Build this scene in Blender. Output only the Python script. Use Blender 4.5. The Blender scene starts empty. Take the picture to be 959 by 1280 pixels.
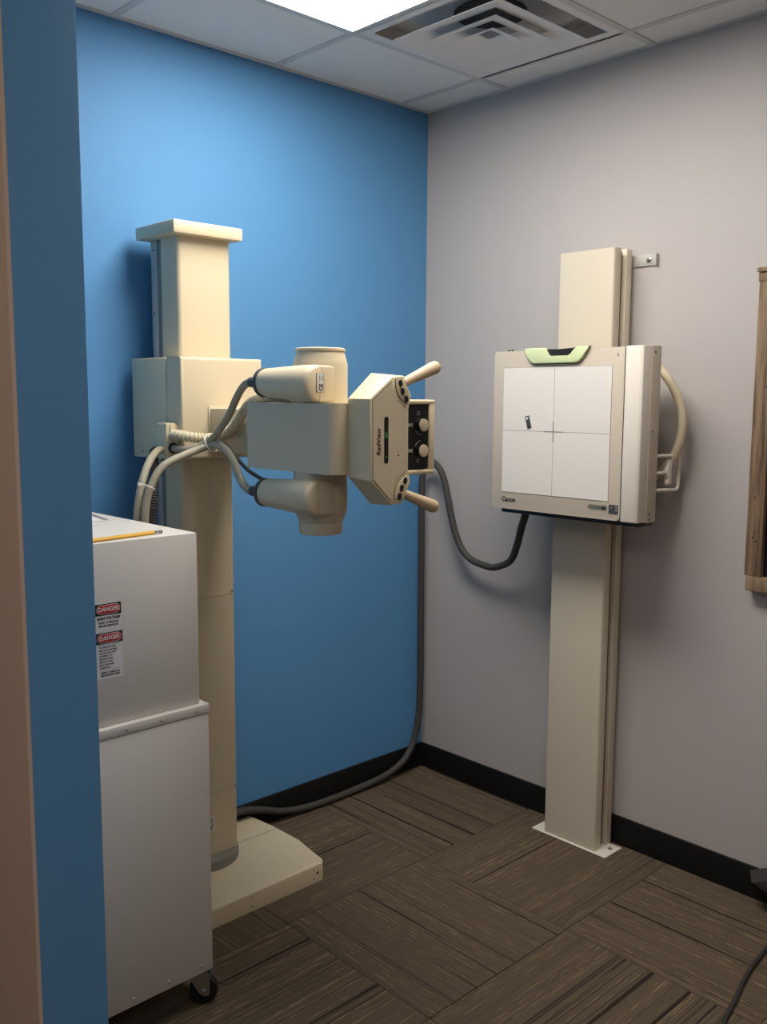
import bpy, bmesh, math, random
from mathutils import Vector, Matrix

random.seed(7)
C = bpy.context.scene.collection
SC = bpy.context.scene
PI = math.pi

# ------------------------------------------------------------------ camera, world, light levels
cam = bpy.data.cameras.new('camera')
cam.sensor_fit = 'HORIZONTAL'
cam.sensor_width = 36.0
cam.lens = 1166.15 / 959 * 36.0
cam.clip_start = 0.02
co = bpy.data.objects.new('camera', cam)
C.objects.link(co)
YAW, PITCH, ROLL = 0.758924, 0.121444, 0.0055826
_f = Vector((math.sin(YAW) * math.cos(PITCH), math.cos(YAW) * math.cos(PITCH), -math.sin(PITCH)))
_r = Vector((math.cos(YAW), -math.sin(YAW), 0))
_u = _r.cross(_f)
r2 = math.cos(ROLL) * _r + math.sin(ROLL) * _u
u2 = -math.sin(ROLL) * _r + math.cos(ROLL) * _u
M3 = Matrix((r2, u2, -_f)).transposed().to_4x4()
M3.translation = Vector((-2.8395, -2.7445, 1.5994))
co.matrix_world = M3
SC.camera = co

world = bpy.data.worlds.new('world')
SC.world = world
world.use_nodes = True
world.node_tree.nodes['Background'].inputs[0].default_value = (0.8, 0.85, 1, 1)
world.node_tree.nodes['Background'].inputs[1].default_value = 0.0   # closed room, no sky
SC.view_settings.view_transform = 'Standard'
SC.view_settings.look = 'None'
SC.view_settings.gamma = 1
SC.view_settings.exposure = 0.08
LAMP_NOOK = 18.0      # emission of the lens of the light in the picture
LAMP_ROOM = 3.2       # emission of the added fill lights behind the camera; base for the warm light

# ------------------------------------------------------------------ materials
def srgb(r, g, b):
    def f(c):
        c /= 255.0
        return c / 12.92 if c <= 0.04045 else ((c + 0.055) / 1.055) ** 2.4
    return (f(r), f(g), f(b), 1.0)

def mat(name, col, rough=0.5, metal=0.0, noise=0.04, nscale=6.0, bump=0.0, bscale=300.0, spec=0.5, emit=None):
    m = bpy.data.materials.new(name)
    m.use_nodes = True
    nt = m.node_tree
    b = nt.nodes['Principled BSDF']
    b.inputs['Roughness'].default_value = rough
    b.inputs['Metallic'].default_value = metal
    b.inputs['Specular IOR Level'].default_value = spec
    tc = nt.nodes.new('ShaderNodeTexCoord')
    n = nt.nodes.new('ShaderNodeTexNoise')
    n.inputs['Scale'].default_value = nscale
    n.inputs['Detail'].default_value = 4
    nt.links.new(tc.outputs['Object'], n.inputs['Vector'])
    mx = nt.nodes.new('ShaderNodeMix')
    mx.data_type = 'RGBA'
    mx.inputs['A'].default_value = [c * (1 - noise) for c in col[:3]] + [1]
    mx.inputs['B'].default_value = [min(1, c * (1 + noise)) for c in col[:3]] + [1]
    nt.links.new(n.outputs['Fac'], mx.inputs['Factor'])
    nt.links.new(mx.outputs['Result'], b.inputs['Base Color'])
    if bump > 0:
        n2 = nt.nodes.new('ShaderNodeTexNoise')
        n2.inputs['Scale'].default_value = bscale
        n2.inputs['Detail'].default_value = 3
        nt.links.new(tc.outputs['Object'], n2.inputs['Vector'])
        bp = nt.nodes.new('ShaderNodeBump')
        bp.inputs['Strength'].default_value = bump
        bp.inputs['Distance'].default_value = 0.002
        nt.links.new(n2.outputs['Fac'], bp.inputs['Height'])
        nt.links.new(bp.outputs['Normal'], b.inputs['Normal'])
    if emit:
        b.inputs['Emission Color'].default_value = emit[0]
        b.inputs['Emission Strength'].default_value = emit[1]
    return m

def carpet_material():
    m = bpy.data.materials.new('carpet')
    m.use_nodes = True
    nt = m.node_tree
    L = nt.links.new
    b = nt.nodes['Principled BSDF']
    b.inputs['Roughness'].default_value = 0.95
    b.inputs['Specular IOR Level'].default_value = 0.1
    tc = nt.nodes.new('ShaderNodeTexCoord')
    oi = nt.nodes.new('ShaderNodeObjectInfo')
    off = nt.nodes.new('ShaderNodeVectorMath'); off.operation = 'MULTIPLY'
    cmb = nt.nodes.new('ShaderNodeCombineXYZ')
    for i in range(3):
        L(oi.outputs['Random'], cmb.inputs[i])
    L(cmb.outputs[0], off.inputs[0]); off.inputs[1].default_value = (37.0, 53.0, 11.0)
    add = nt.nodes.new('ShaderNodeVectorMath'); add.operation = 'ADD'
    L(tc.outputs['Object'], add.inputs[0]); L(off.outputs[0], add.inputs[1])
    def stretched(sx, sy, detail, rough=0.6):
        v = nt.nodes.new('ShaderNodeVectorMath'); v.operation = 'MULTIPLY'
        v.inputs[1].default_value = (sx, sy, 1)
        L(add.outputs[0], v.inputs[0])
        n = nt.nodes.new('ShaderNodeTexNoise'); n.inputs['Scale'].default_value = 1
        n.inputs['Detail'].default_value = detail; n.inputs['Roughness'].default_value = rough
        L(v.outputs[0], n.inputs['Vector'])
        return n.outputs['Fac']
    def ramp(src, a, bb):
        r = nt.nodes.new('ShaderNodeMapRange'); r.inputs[1].default_value = a; r.inputs[2].default_value = bb
        L(src, r.inputs[0]); return r.outputs[0]
    def mix(fac, A, B):
        x = nt.nodes.new('ShaderNodeMix'); x.data_type = 'RGBA'
        if isinstance(fac, float): x.inputs['Factor'].default_value = fac
        else: L(fac, x.inputs['Factor'])
        for k, v in (('A', A), ('B', B)):
            if isinstance(v, tuple): x.inputs[k].default_value = v
            else: L(v, x.inputs[k])
        return x.outputs['Result']
    def mul(a, bb):
        x = nt.nodes.new('ShaderNodeMath'); x.operation = 'MULTIPLY'; L(a, x.inputs[0]); L(bb, x.inputs[1]); return x.outputs[0]
    # stripes run along local Y: stretched little in Y, a lot in X
    base = mix(ramp(stretched(55, 1.2, 3), 0.3, 0.7), srgb(86, 75, 60), srgb(103, 89, 70))
    fine = mix(ramp(stretched(420, 60, 2), 0.35, 0.7), base, srgb(92, 79, 66))
    # dashed light threads on distinct lines
    line = ramp(stretched(260, 0.22, 1), 0.575, 0.62)
    dash = ramp(stretched(230, 16, 3), 0.46, 0.60)
    thr0 = mix(mul(line, dash), fine, srgb(142, 120, 90))
    line2 = ramp(stretched(210, 0.5, 1), 0.62, 0.68)
    thr = mix(line2, thr0, srgb(66, 55, 46))
    # a few wide dark grooves
    groove = ramp(stretched(46, 0.35, 1), 0.68, 0.71)
    colr = mix(groove, thr, srgb(52, 43, 36))
    L(colr, b.inputs['Base Color'])
    nb = nt.nodes.new('ShaderNodeTexNoise'); nb.inputs['Scale'].default_value = 500; nb.inputs['Detail'].default_value = 2
    L(tc.outputs['Object'], nb.inputs['Vector'])
    h = nt.nodes.new('ShaderNodeMath'); h.operation = 'SUBTRACT'
    L(nb.outputs['Fac'], h.inputs[0]); L(groove, h.inputs[1])
    bp = nt.nodes.new('ShaderNodeBump'); bp.inputs['Strength'].default_value = 0.6; bp.inputs['Distance'].default_value = 0.003
    L(h.outputs[0], bp.inputs['Height']); L(bp.outputs['Normal'], b.inputs['Normal'])
    return m

def wood_material():
    m = mat('weathered_wood', srgb(150, 122, 92), 0.8)
    nt = m.node_tree; L = nt.links.new
    b = nt.nodes['Principled BSDF']
    tc = nt.nodes.new('ShaderNodeTexCoord')
    v = nt.nodes.new('ShaderNodeVectorMath'); v.operation = 'MULTIPLY'; v.inputs[1].default_value = (60, 60, 5)
    L(tc.outputs['Object'], v.inputs[0])
    n = nt.nodes.new('ShaderNodeTexNoise'); n.inputs['Scale'].default_value = 1; n.inputs['Detail'].default_value = 6
    L(v.outputs[0], n.inputs['Vector'])
    cr = nt.nodes.new('ShaderNodeValToRGB')
    e = cr.color_ramp.elements
    e[0].position = 0.25; e[0].color = srgb(62, 48, 36)
    e[1].position = 0.75; e[1].color = srgb(158, 134, 104)
    k = e.new(0.45); k.color = srgb(122, 98, 74)
    L(n.outputs['Fac'], cr.inputs[0]); L(cr.outputs[0], b.inputs['Base Color'])
    bp = nt.nodes.new('ShaderNodeBump'); bp.inputs['Strength'].default_value = 0.5; bp.inputs['Distance'].default_value = 0.003
    L(n.outputs['Fac'], bp.inputs['Height']); L(bp.outputs['Normal'], b.inputs['Normal'])
    return m

def ceiling_material():
    m = mat('acoustic_tile', srgb(236, 231, 225), 0.95, bump=0.5, bscale=220, noise=0.05, nscale=90)
    return m

MT = {}
MT['blue'] = mat('blue_paint', srgb(88, 143, 189), 0.62, noise=0.02, bump=0.12, bscale=260, spec=0.35)
MT['grey'] = mat('grey_paint', srgb(184, 177, 172), 0.65, noise=0.02, bump=0.12, bscale=260, spec=0.35)
MT['beige'] = mat('beige_paint', srgb(198, 178, 162), 0.65, noise=0.02, bump=0.12, bscale=260, spec=0.35)
MT['carpet'] = carpet_material()
MT['tile'] = ceiling_material()
MT['grid'] = mat('grid_metal', srgb(206, 202, 198), 0.5, noise=0.02)
MT['plenum'] = mat('plenum', srgb(30, 30, 30), 0.9)
MT['vinyl'] = mat('black_vinyl', srgb(20, 20, 20), 0.5, bump=0.05, spec=0.25)
MT['ivory'] = mat('ivory_enamel', srgb(214, 197, 163), 0.42, noise=0.015, bump=0.06, bscale=500)
MT['ivory_dark'] = mat('ivory_enamel_shaded', srgb(204, 189, 159), 0.45, noise=0.02, bump=0.06, bscale=500)  # darker copy of the ivory, with shade painted into its colour
MT['stand'] = mat('stand_ivory', srgb(208, 196, 173), 0.45, noise=0.015, bump=0.06, bscale=500)
MT['cream'] = mat('cream_plastic', srgb(210, 195, 158), 0.45, noise=0.02)
MT['offwhite'] = mat('offwhite_enamel', srgb(206, 200, 190), 0.45, noise=0.015, bump=0.06, bscale=500)
MT['steel_grey'] = mat('steel_grey', srgb(130, 128, 120), 0.45, noise=0.03)
MT['rail'] = mat('rail_metal', srgb(176, 172, 164), 0.5, metal=0.1, noise=0.03)
MT['chrome'] = mat('chrome', srgb(200, 200, 200), 0.25, metal=1.0, noise=0.05)
MT['white'] = mat('white_panel', srgb(226, 219, 209), 0.5, noise=0.01)
MT['bucky'] = mat('detector_beige', srgb(200, 187, 167), 0.5, noise=0.015)
MT['cover'] = mat('detector_cover', srgb(226, 216, 201), 0.45, noise=0.015)
MT['green'] = mat('pale_green_plastic', srgb(212, 222, 172), 0.4, noise=0.02)
MT['black'] = mat('black_plastic', srgb(26, 26, 27), 0.4, noise=0.05)
MT['rubber'] = mat('black_rubber', srgb(44, 42, 40), 0.6, noise=0.08, nscale=30)
MT['cable'] = mat('grey_cable', srgb(154, 145, 122), 0.55, noise=0.05, nscale=25)
MT['hose'] = mat('cream_hose', srgb(205, 192, 160), 0.5, noise=0.04, nscale=25)
MT['conduit'] = mat('dark_grey_conduit', srgb(66, 62, 57), 0.65, noise=0.12, nscale=40, bump=0.4, bscale=900)
MT['gland'] = mat('gland_dark', srgb(62, 64, 66), 0.5, noise=0.08)
MT['dark'] = mat('dark_line', srgb(58, 52, 44), 0.7)
MT['red'] = mat('label_red', srgb(186, 40, 36), 0.5)
MT['paper'] = mat('label_paper', srgb(214, 210, 206), 0.6)
MT['ink'] = mat('ink_black', srgb(24, 22, 22), 0.6)
MT['greyink'] = mat('ink_grey', srgb(120, 120, 120), 0.6)
MT['lightink'] = mat('ink_light', srgb(190, 190, 184), 0.6)
MT['yellow'] = mat('yellow_pencil_paint', srgb(228, 176, 60), 0.4)
MT['grip'] = mat('tan_grip', srgb(194, 172, 138), 0.55, noise=0.05, nscale=30)
MT['led'] = mat('green_led', srgb(40, 90, 40), 0.5, emit=(srgb(100, 190, 100), 0.22))
MT['wood'] = wood_material()
MT['glass_dark'] = mat('dark_glass', srgb(24, 24, 34), 0.08)
MT['diffuser'] = mat('diffuser_white', srgb(230, 225, 221), 0.5, noise=0.02)
MT['duct'] = mat('duct_dark', srgb(70, 66, 64), 0.7)
MT['lens'] = mat('lamp_lens', (0.9, 0.9, 0.9, 1), 0.5, emit=((1.0, 0.965, 0.92, 1), LAMP_NOOK))
MT['lens_fill'] = mat('lamp_lens_fill', (0.9, 0.9, 0.9, 1), 0.5, emit=((0.98, 0.97, 1.0, 1), LAMP_ROOM))
MT['lens_warm'] = mat('lamp_lens_warm', (0.9, 0.9, 0.9, 1), 0.5, emit=((1.0, 0.86, 0.74, 1), LAMP_ROOM * 2.2))

# ------------------------------------------------------------------ helpers
def worigin(o):
    v = Vector((0, 0, 0))
    while o is not None:
        v += o.location
        o = o.parent
    return v

def tag(o, label, cat, group=None):
    o['label'] = label; o['category'] = cat
    if group: o['group'] = group
    return o

def thing(name, label, cat, loc=(0, 0, 0), group=None):
    o = bpy.data.objects.new(name, None)
    o.empty_display_size = 0.05
    C.objects.link(o); o.location = loc
    return tag(o, label, cat, group)

def finish(me, angle=32):
    for p in me.polygons: p.use_smooth = True
    me.set_sharp_from_angle(angle=math.radians(angle))

def obj(name, bm, m, parent=None, origin=None, label=None, angle=32):
    """link a bmesh given in WORLD coordinates as one mesh object; origin = its own world origin"""
    po = worigin(parent) if parent else Vector((0, 0, 0))
    org = Vector(origin) if origin is not None else (po if parent else Vector((0, 0, 0)))
    bmesh.ops.translate(bm, verts=bm.verts, vec=-org)
    bmesh.ops.recalc_face_normals(bm, faces=bm.faces)
    me = bpy.data.meshes.new(name)
    bm.to_mesh(me); bm.free()
    me.materials.append(m)
    finish(me, angle)
    o = bpy.data.objects.new(name, me)
    C.objects.link(o)
    if parent: o.parent = parent
    o.location = org - po
    if label: o['label'] = label
    return o

def inst(src, loc, parent=None, rot=None):
    c = src.copy(); C.objects.link(c)
    c.parent = parent if parent else src.parent
    c.location = Vector(loc) - (worigin(c.parent) if c.parent else Vector((0, 0, 0)))
    if rot is not None: c.rotation_euler = rot
    return c

def struct(name, bm, m, parent=None, origin=None):
    o = obj(name, bm, m, parent, origin)
    if parent is None: o['kind'] = 'structure'
    return o

def NB(): return bmesh.new()

def box(bm, x0, x1, y0, y1, z0, z1, bev=0.0, seg=2, edges=None):
    t = bmesh.new()
    bmesh.ops.create_cube(t, size=1)
    for v in t.verts:
        v.co = Vector(((x0 + x1) / 2 + v.co.x * (x1 - x0), (y0 + y1) / 2 + v.co.y * (y1 - y0), (z0 + z1) / 2 + v.co.z * (z1 - z0)))
    if bev > 0:
        es = [e for e in t.edges if edges is None or edges((e.verts[0].co + e.verts[1].co) / 2)]
        bmesh.ops.bevel(t, geom=es, offset=bev, segments=seg, affect='EDGES', profile=0.5)
    merge(bm, t)
    return bm

def merge(bm, t):
    me = bpy.data.meshes.new('tmp'); t.to_mesh(me); t.free()
    bm.from_mesh(me); bpy.data.meshes.remove(me)

def loft(bm, a, b, bev_b=0.0, bev_a=0.0, seg=2):
    """solid between two outlines of equal count (3D points)"""
    t = bmesh.new()
    va = [t.verts.new(p) for p in a]; vb = [t.verts.new(p) for p in b]
    n = len(a)
    t.faces.new(va); t.faces.new(list(reversed(vb)))
    for i in range(n):
        j = (i + 1) % n
        t.faces.new([va[j], va[i], vb[i], vb[j]])
    t.edges.ensure_lookup_table()
    sa, sb = set(va), set(vb)
    if bev_b > 0:
        bmesh.ops.bevel(t, geom=[e for e in t.edges if e.verts[0] in sb and e.verts[1] in sb], offset=bev_b, segments=seg, affect='EDGES', profile=0.5)
    if bev_a > 0:
        bmesh.ops.bevel(t, geom=[e for e in t.edges if e.is_valid and e.verts[0] in sa and e.verts[1] in sa], offset=bev_a, segments=seg, affect='EDGES', profile=0.5)
    merge(bm, t)
    return bm

def basis(axis):
    a = Vector(axis).normalized()
    u = Vector((0, 0, 1)).cross(a)
    if u.length < 1e-4: u = Vector((1, 0, 0))
    u.normalize()
    return a, u, a.cross(u)

def lathe(bm, prof, origin, axis, n=32, sx=1.0):
    """prof = [(t along axis, radius)]; closed at both ends"""
    a, u, w = basis(axis); o = Vector(origin)
    rings = []
    for t, r in prof:
        rings.append([bm.verts.new(o + a * t + (u * math.cos(2 * PI * k / n) * sx + w * math.sin(2 * PI * k / n)) * r) for k in range(n)])
    for i in range(len(rings) - 1):
        for k in range(n):
            bm.faces.new([rings[i][k], rings[i][(k + 1) % n], rings[i + 1][(k + 1) % n], rings[i + 1][k]])
    bm.faces.new(list(reversed(rings[0]))); bm.faces.new(rings[-1])
    return bm

def spline(pts, per=10):
    P = [Vector(p) for p in pts]
    P = [P[0] * 2 - P[1]] + P + [P[-1] * 2 - P[-2]]
    out = []
    for i in range(1, len(P) - 2):
        p0, p1, p2, p3 = P[i - 1:i + 3]
        for k in range(per):
            t = k / per
            out.append(0.5 * ((2 * p1) + (p2 - p0) * t + (2 * p0 - 5 * p1 + 4 * p2 - p3) * t * t + (3 * p1 - p0 - 3 * p2 + p3) * t ** 3))
    out.append(P[-2])
    return out

def resample(path, step):
    L = [0.0]
    for i in range(1, len(path)): L.append(L[-1] + (path[i] - path[i - 1]).length)
    n = max(2, int(L[-1] / step)); out = []; j = 0
    for k in range(n + 1):
        s = L[-1] * k / n
        while j < len(L) - 2 and L[j + 1] < s: j += 1
        d = L[j + 1] - L[j]
        out.append(path[j].lerp(path[j + 1], (s - L[j]) / d if d > 0 else 0))
    return out

def tube(bm, pts, r, n=14, per=10, ribs=0.0, pitch=0.007, smooth=True):
    path = spline(pts, per) if smooth else [Vector(p) for p in pts]
    if ribs > 0: path = resample(path, pitch / 4)
    t0 = (path[1] - path[0]).normalized()
    _, u, w = basis(t0)
    rings = []
    for i, p in enumerate(path):
        t = (path[min(i + 1, len(path) - 1)] - path[max(i - 1, 0)]).normalized()
        u = (u - t * u.dot(t)).normalized(); w = t.cross(u)
        rr = r + (ribs * (0.0, 1.0, 1.1, 1.0)[i % 4] if ribs > 0 else 0)
        rings.append([bm.verts.new(p + (u * math.cos(2 * PI * k / n) + w * math.sin(2 * PI * k / n)) * rr) for k in range(n)])
    for i in range(len(rings) - 1):
        for k in range(n):
            bm.faces.new([rings[i][k], rings[i][(k + 1) % n], rings[i + 1][(k + 1) % n], rings[i + 1][k]])
    bm.faces.new(list(reversed(rings[0]))); bm.faces.new(rings[-1])
    return bm

def fillet_path(pts, r=0.02, seg=5):
    P = [Vector(p) for p in pts]; out = [P[0]]
    for i in range(1, len(P) - 1):
        a = (P[i - 1] - P[i]).normalized(); b = (P[i + 1] - P[i]).normalized()
        s, e = P[i] + a * r, P[i] + b * r
        for k in range(seg + 1):
            t = k / seg
            out.append((1 - t) ** 2 * s + 2 * t * (1 - t) * P[i] + t * t * e)
    out.append(P[-1])
    return out

def text(name, body, size, org, xdir, ydir, m, parent, align='CENTER', bold=0.0, depth=0.0003, sx=1.0, shear=0.0):
    cu = bpy.data.curves.new(name, 'FONT')
    cu.body = body; cu.size = size; cu.align_x = align; cu.align_y = 'CENTER'
    cu.extrude = depth; cu.offset = bold; cu.resolution_u = 2; cu.shear = shear
    o = bpy.data.objects.new('tmp', cu); C.objects.link(o)
    dg = bpy.context.evaluated_depsgraph_get()
    me = bpy.data.meshes.new_from_object(o.evaluated_get(dg))
    bpy.data.objects.remove(o); bpy.data.curves.remove(cu)
    X, Y = Vector(xdir).normalized(), Vector(ydir).normalized(); Z = X.cross(Y)
    base = Vector(org) - worigin(parent)
    for v in me.vertices:
        v.co = base + X * v.co.x * sx + Y * v.co.y + Z * v.co.z
    me.name = name; me.materials.clear(); me.materials.append(m)
    ob = bpy.data.objects.new(name, me); C.objects.link(ob); ob.parent = parent
    return ob

def screw_mesh(r=0.004, h=0.002, axis=(0, -1, 0)):
    b = NB(); lathe(b, [(0, r), (h * .6, r * .9), (h, r * .5)], (0, 0, 0), axis, 10)
    return b

HC = 2.743
# ------------------------------------------------------------------ room shell
b = NB(); box(b, -4.4, 0, -5.2, 0.12, -0.2, -0.007)
floor = struct('floor', b, MT['carpet'])
tile_me = None
for i in range(5):
    for j in range(6):
        cx, cy = -0.3 - 0.6 * i, -0.3 - 0.6 * j
        if tile_me is None:
            t = NB(); box(t, -0.2992, 0.2992, -0.2992, 0.2992, -0.0068, 0.0, 0.0012, 1)
            o = obj('carpet_tile', t, MT['carpet'], floor, origin=(0, 0, 0)); tile_me = o
            o.location = (cx, cy, 0)
        else:
            o = inst(tile_me, (cx, cy, 0), floor)
        o.rotation_euler = (0, 0, (0 if (i + j) % 2 == 0 else PI / 2) + (PI if random.random() < .5 else 0))

b = NB(); box(b, -4.4, 0.12, 0.0, 0.12, 0.0, HC + 0.12); wall_back = struct('wall_back', b, MT['blue'])
b = NB(); box(b, 0.0, 0.12, -5.2, 0.0, 0.0, HC + 0.12); wall_right = struct('wall_right', b, MT['grey'])
b = NB(); box(b, -4.52, -4.4, -5.2, 0.12, 0.0, HC + 0.12); struct('wall_far_left', b, MT['beige'])
b = NB(); box(b, -4.52, 0.12, -5.32, -5.2, 0.0, HC + 0.12); struct('wall_front', b, MT['beige'])
# partition whose end faces the camera: end and inner side blue, outer side beige
b = NB(); box(b, -2.280, -2.168, -1.37, -0.0005, 0.0, HC + 0.02, 0.003, 2, lambda m: abs(m.x + 2.168) < 1e-4 and abs(m.y + 1.37) < 1e-4)
wl = struct('wall_left', b, MT['blue'])
b = NB(); box(b, -2.2862, -2.2795, -1.3695, -0.0005, 0.0, HC + 0.02)
obj('beige_side', b, MT['beige'], wl, label='beige painted side of the partition')

b = NB(); box(b, -2.168, -0.0005, -0.0095, 0.0, 0.0, 0.104, 0.003, 2, lambda m: m.z > .1 and m.y < -.005)
struct('baseboard_back', b, MT['vinyl'])
b = NB(); box(b, -0.0095, 0.0, -5.2, -0.0005, 0.0, 0.104, 0.003, 2, lambda m: m.z > .1 and m.x < -.005)
struct('baseboard_right', b, MT['vinyl'])
b = NB(); box(b, -2.1678, -2.158, -1.369, -0.010, 0.0, 0.104, 0.003, 2, lambda m: m.z > .1 and m.x > -2.16)
struct('baseboard_left', b, MT['vinyl'])

b = NB(); box(b, -4.4, 0.0, -5.2, 0.0, HC + 0.16, HC + 0.3)
ceiling = struct('ceiling', b, MT['plenum'])
GX = [0.0, -0.165, -0.775, -1.385, -1.995, -2.605, -3.215, -3.825, -4.4]
GY = [0.0, -0.417, -1.027, -1.637, -2.247, -2.857, -3.467, -4.077, -5.2]
lights = [(-1.385, -0.775, -1.637, -0.417, 'lens'), (-3.825, -3.215, -2.857, -1.637, 'lens_warm'),
          (-1.385, -0.775, -4.077, -2.857, 'lens_fill'), (-2.605, -1.995, -4.077, -2.857, 'lens_fill')]  # these two are unseen fill panels, added to lift the shaded faces
diff = (-0.775, -0.165, -1.027, -0.417)
def occupied(cx, cy):
    for x0, x1, y0, y1, _ in lights:
        if x0 < cx < x1 and y0 < cy < y1: return True
    return diff[0] < cx < diff[1] and diff[2] < cy < diff[3]
shared = {}
for i in range(len(GX) - 1):
    for j in range(len(GY) - 1):
        x1, x0, y1, y0 = GX[i], GX[i + 1], GY[j], GY[j + 1]
        cx, cy = (x0 + x1) / 2, (y0 + y1) / 2
        if occupied(cx, cy): continue
        k = (round(x1 - x0, 3), round(y1 - y0, 3))
        if k in shared:
            inst(shared[k], (cx, cy, HC), ceiling)
        else:
            t = NB(); hx, hy = k[0] / 2 - 0.0005, k[1] / 2 - 0.0005
            box(t, cx - hx, cx + hx, cy - hy, cy + hy, HC + 0.002, HC + 0.02)
            shared[k] = obj('ceiling_tile', t, MT['tile'], ceiling, origin=(cx, cy, HC))
for x in GX[1:-1]:
    for j in range(len(GY) - 1):
        cy = (GY[j] + GY[j + 1]) / 2
        if occupied(x - .05, cy) and occupied(x + .05, cy) and x not in (-0.775, -1.385, -0.165): continue
        t = NB(); box(t, x - 0.012, x + 0.012, GY[j + 1], GY[j], HC - 0.001, HC + 0.003); obj('grid_runner', t, MT['grid'], ceiling)
for y in GY[1:-1]:
    for i in range(len(GX) - 1):
        cx = (GX[i] + GX[i + 1]) / 2
        if occupied(cx, y - .05) and occupied(cx, y + .05) and y not in (-0.417,): continue
        t = NB(); box(t, GX[i + 1], GX[i], y - 0.012, y + 0.012, HC - 0.0012, HC + 0.003); obj('grid_runner', t, MT['grid'], ceiling)
t = NB(); box(t, -2.16, -0.001, -0.02, -0.001, HC - 0.0015, HC + 0.003)
struct('trim_1', t, MT['grid'])
t = NB(); box(t, -0.02, -0.001, -5.19, -0.02, HC - 0.0015, HC + 0.003)
struct('trim_2', t, MT['grid'])

# ceiling lights
def troffer(x0, x1, y0, y1, lens, label):
    t = thing('ceiling_light', label, 'ceiling light', ((x0 + x1) / 2, (y0 + y1) / 2, HC))
    fw = 0.022; f = NB()
    for a in ((x0, x1, y0, y0 + fw), (x0, x1, y1 - fw, y1), (x0, x0 + fw, y0 + fw, y1 - fw), (x1 - fw, x1, y0 + fw, y1 - fw)):
        box(f, a[0], a[1], a[2], a[3], HC - 0.006, HC + 0.03)
    box(f, x0, x1, y0, y1, HC + 0.03, HC + 0.034)
    obj('frame', f, MT['grid'], t)
    l = NB(); box(l, x0 + fw, x1 - fw, y0 + fw, y1 - fw, HC - 0.003, HC + 0.004); obj('lens', l, MT[lens], t)
troffer(*lights[0], label='bright white recessed ceiling light panel over the x-ray stand')
troffer(*lights[1], label='recessed ceiling light behind the left partition, out of the picture')
troffer(*lights[2], label='added fill light panel behind the camera near the grey wall, out of the picture')
troffer(*lights[3], label='added fill light panel directly behind the camera, out of the picture')

# supply air diffuser
dcx, dcy = -0.47, -0.722
t = thing('air_diffuser', 'square white stepped supply air vent in the ceiling beside the light', 'ceiling vent', (dcx, dcy, HC))
def frustum_ring(bm, ha, za, hb, zb, th=0.003):
    def sq(h, z): return [Vector((dcx + sx * h, dcy + sy * h, z)) for sx, sy in ((-1, -1), (1, -1), (1, 1), (-1, 1))]
    A, B, A2, B2 = sq(ha, za), sq(hb, zb), sq(ha - th, za + th), sq(hb - th, zb + th)
    V = [[bm.verts.new(p) for p in s] for s in (A, B, B2, A2)]
    for k in range(4):
        for q in range(4):
            bm.faces.new([V[k][q], V[k][(q + 1) % 4], V[(k + 1) % 4][(q + 1) % 4], V[(k + 1) % 4][q]])
f = NB(); frustum_ring(f, 0.303, HC - 0.001, 0.262, HC - 0.001, 0.002)
obj('frame', f, MT['diffuser'], t)
for ha, hb, dz in ((0.218, 0.128, 0.026), (0.138, 0.064, 0.024), (0.070, 0.030, 0.014)):
    f = NB(); frustum_ring(f, ha, HC - 0.022, hb, HC - 0.022 + dz); obj('louver_cone', f, MT['diffuser'], t)
f = NB(); box(f, dcx - .30, dcx + .30, dcy - .30, dcy + .30, HC + 0.06, HC + 0.064)
for a in ((-.30, -.297, -.30, .30), (.297, .30, -.30, .30), (-.30, .30, -.30, -.297), (-.30, .30, .297, .30)):
    box(f, dcx + a[0], dcx + a[1], dcy + a[2], dcy + a[3], HC + 0.004, HC + 0.06)
obj('back_box', f, MT['diffuser'], t)
f = NB(); lathe(f, [(0, .115), (.004, .115)], (dcx, dcy, HC + 0.055), (0, 0, 1), 36); obj('duct_opening', f, MT['duct'], t)

# ------------------------------------------------------------------ generator cabinet
CX0, CX1, CY0, CY1 = -2.125, -1.576, -0.768, -0.075
cab = thing('generator_cabinet', 'tall off-white steel cabinet on casters with danger stickers beside the blue partition', 'cabinet', ((CX0 + CX1) / 2, (CY0 + CY1) / 2, 0))
b = NB(); box(b, CX0, CX1, CY0, CY1, 0.100, 0.800, 0.004); lower = obj('lower_housing', b, MT['offwhite'], cab)
b = NB(); box(b, CX0 - .001, CX1 + .001, CY0 - .002, CY1, 0.8005, 0.824, 0.002); strip = obj('flange', b, MT['offwhite'], cab)
b = NB(); box(b, CX0 + .01, CX1 - .016, CY0 + .016, CY1 - .01, 0.824, 1.264, 0.003); upper = obj('upper_housing', b, MT['offwhite'], cab)
s0 = None
for x, z, y in ((-1.806, .811, CY0 - .002), (-1.711, .811, CY0 - .002), (-1.614, .811, CY0 - .002), (-1.90, .811, CY0 - .002), (-1.995, .811, CY0 - .002), (-2.085, .811, CY0 - .002),
                (-1.613, .121, CY0), (-1.709, .121, CY0), (-1.808, .121, CY0), (-1.905, .121, CY0), (-2.0, .121, CY0)):
    if s0 is None:
        s0 = obj('screw', screw_mesh(0.0055, 0.003), MT['rail'], cab, origin=(0, 0, 0))
        s0.location = Vector((x, y, z)) - worigin(cab)
    else: inst(s0, (x, y, z), cab)
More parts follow.
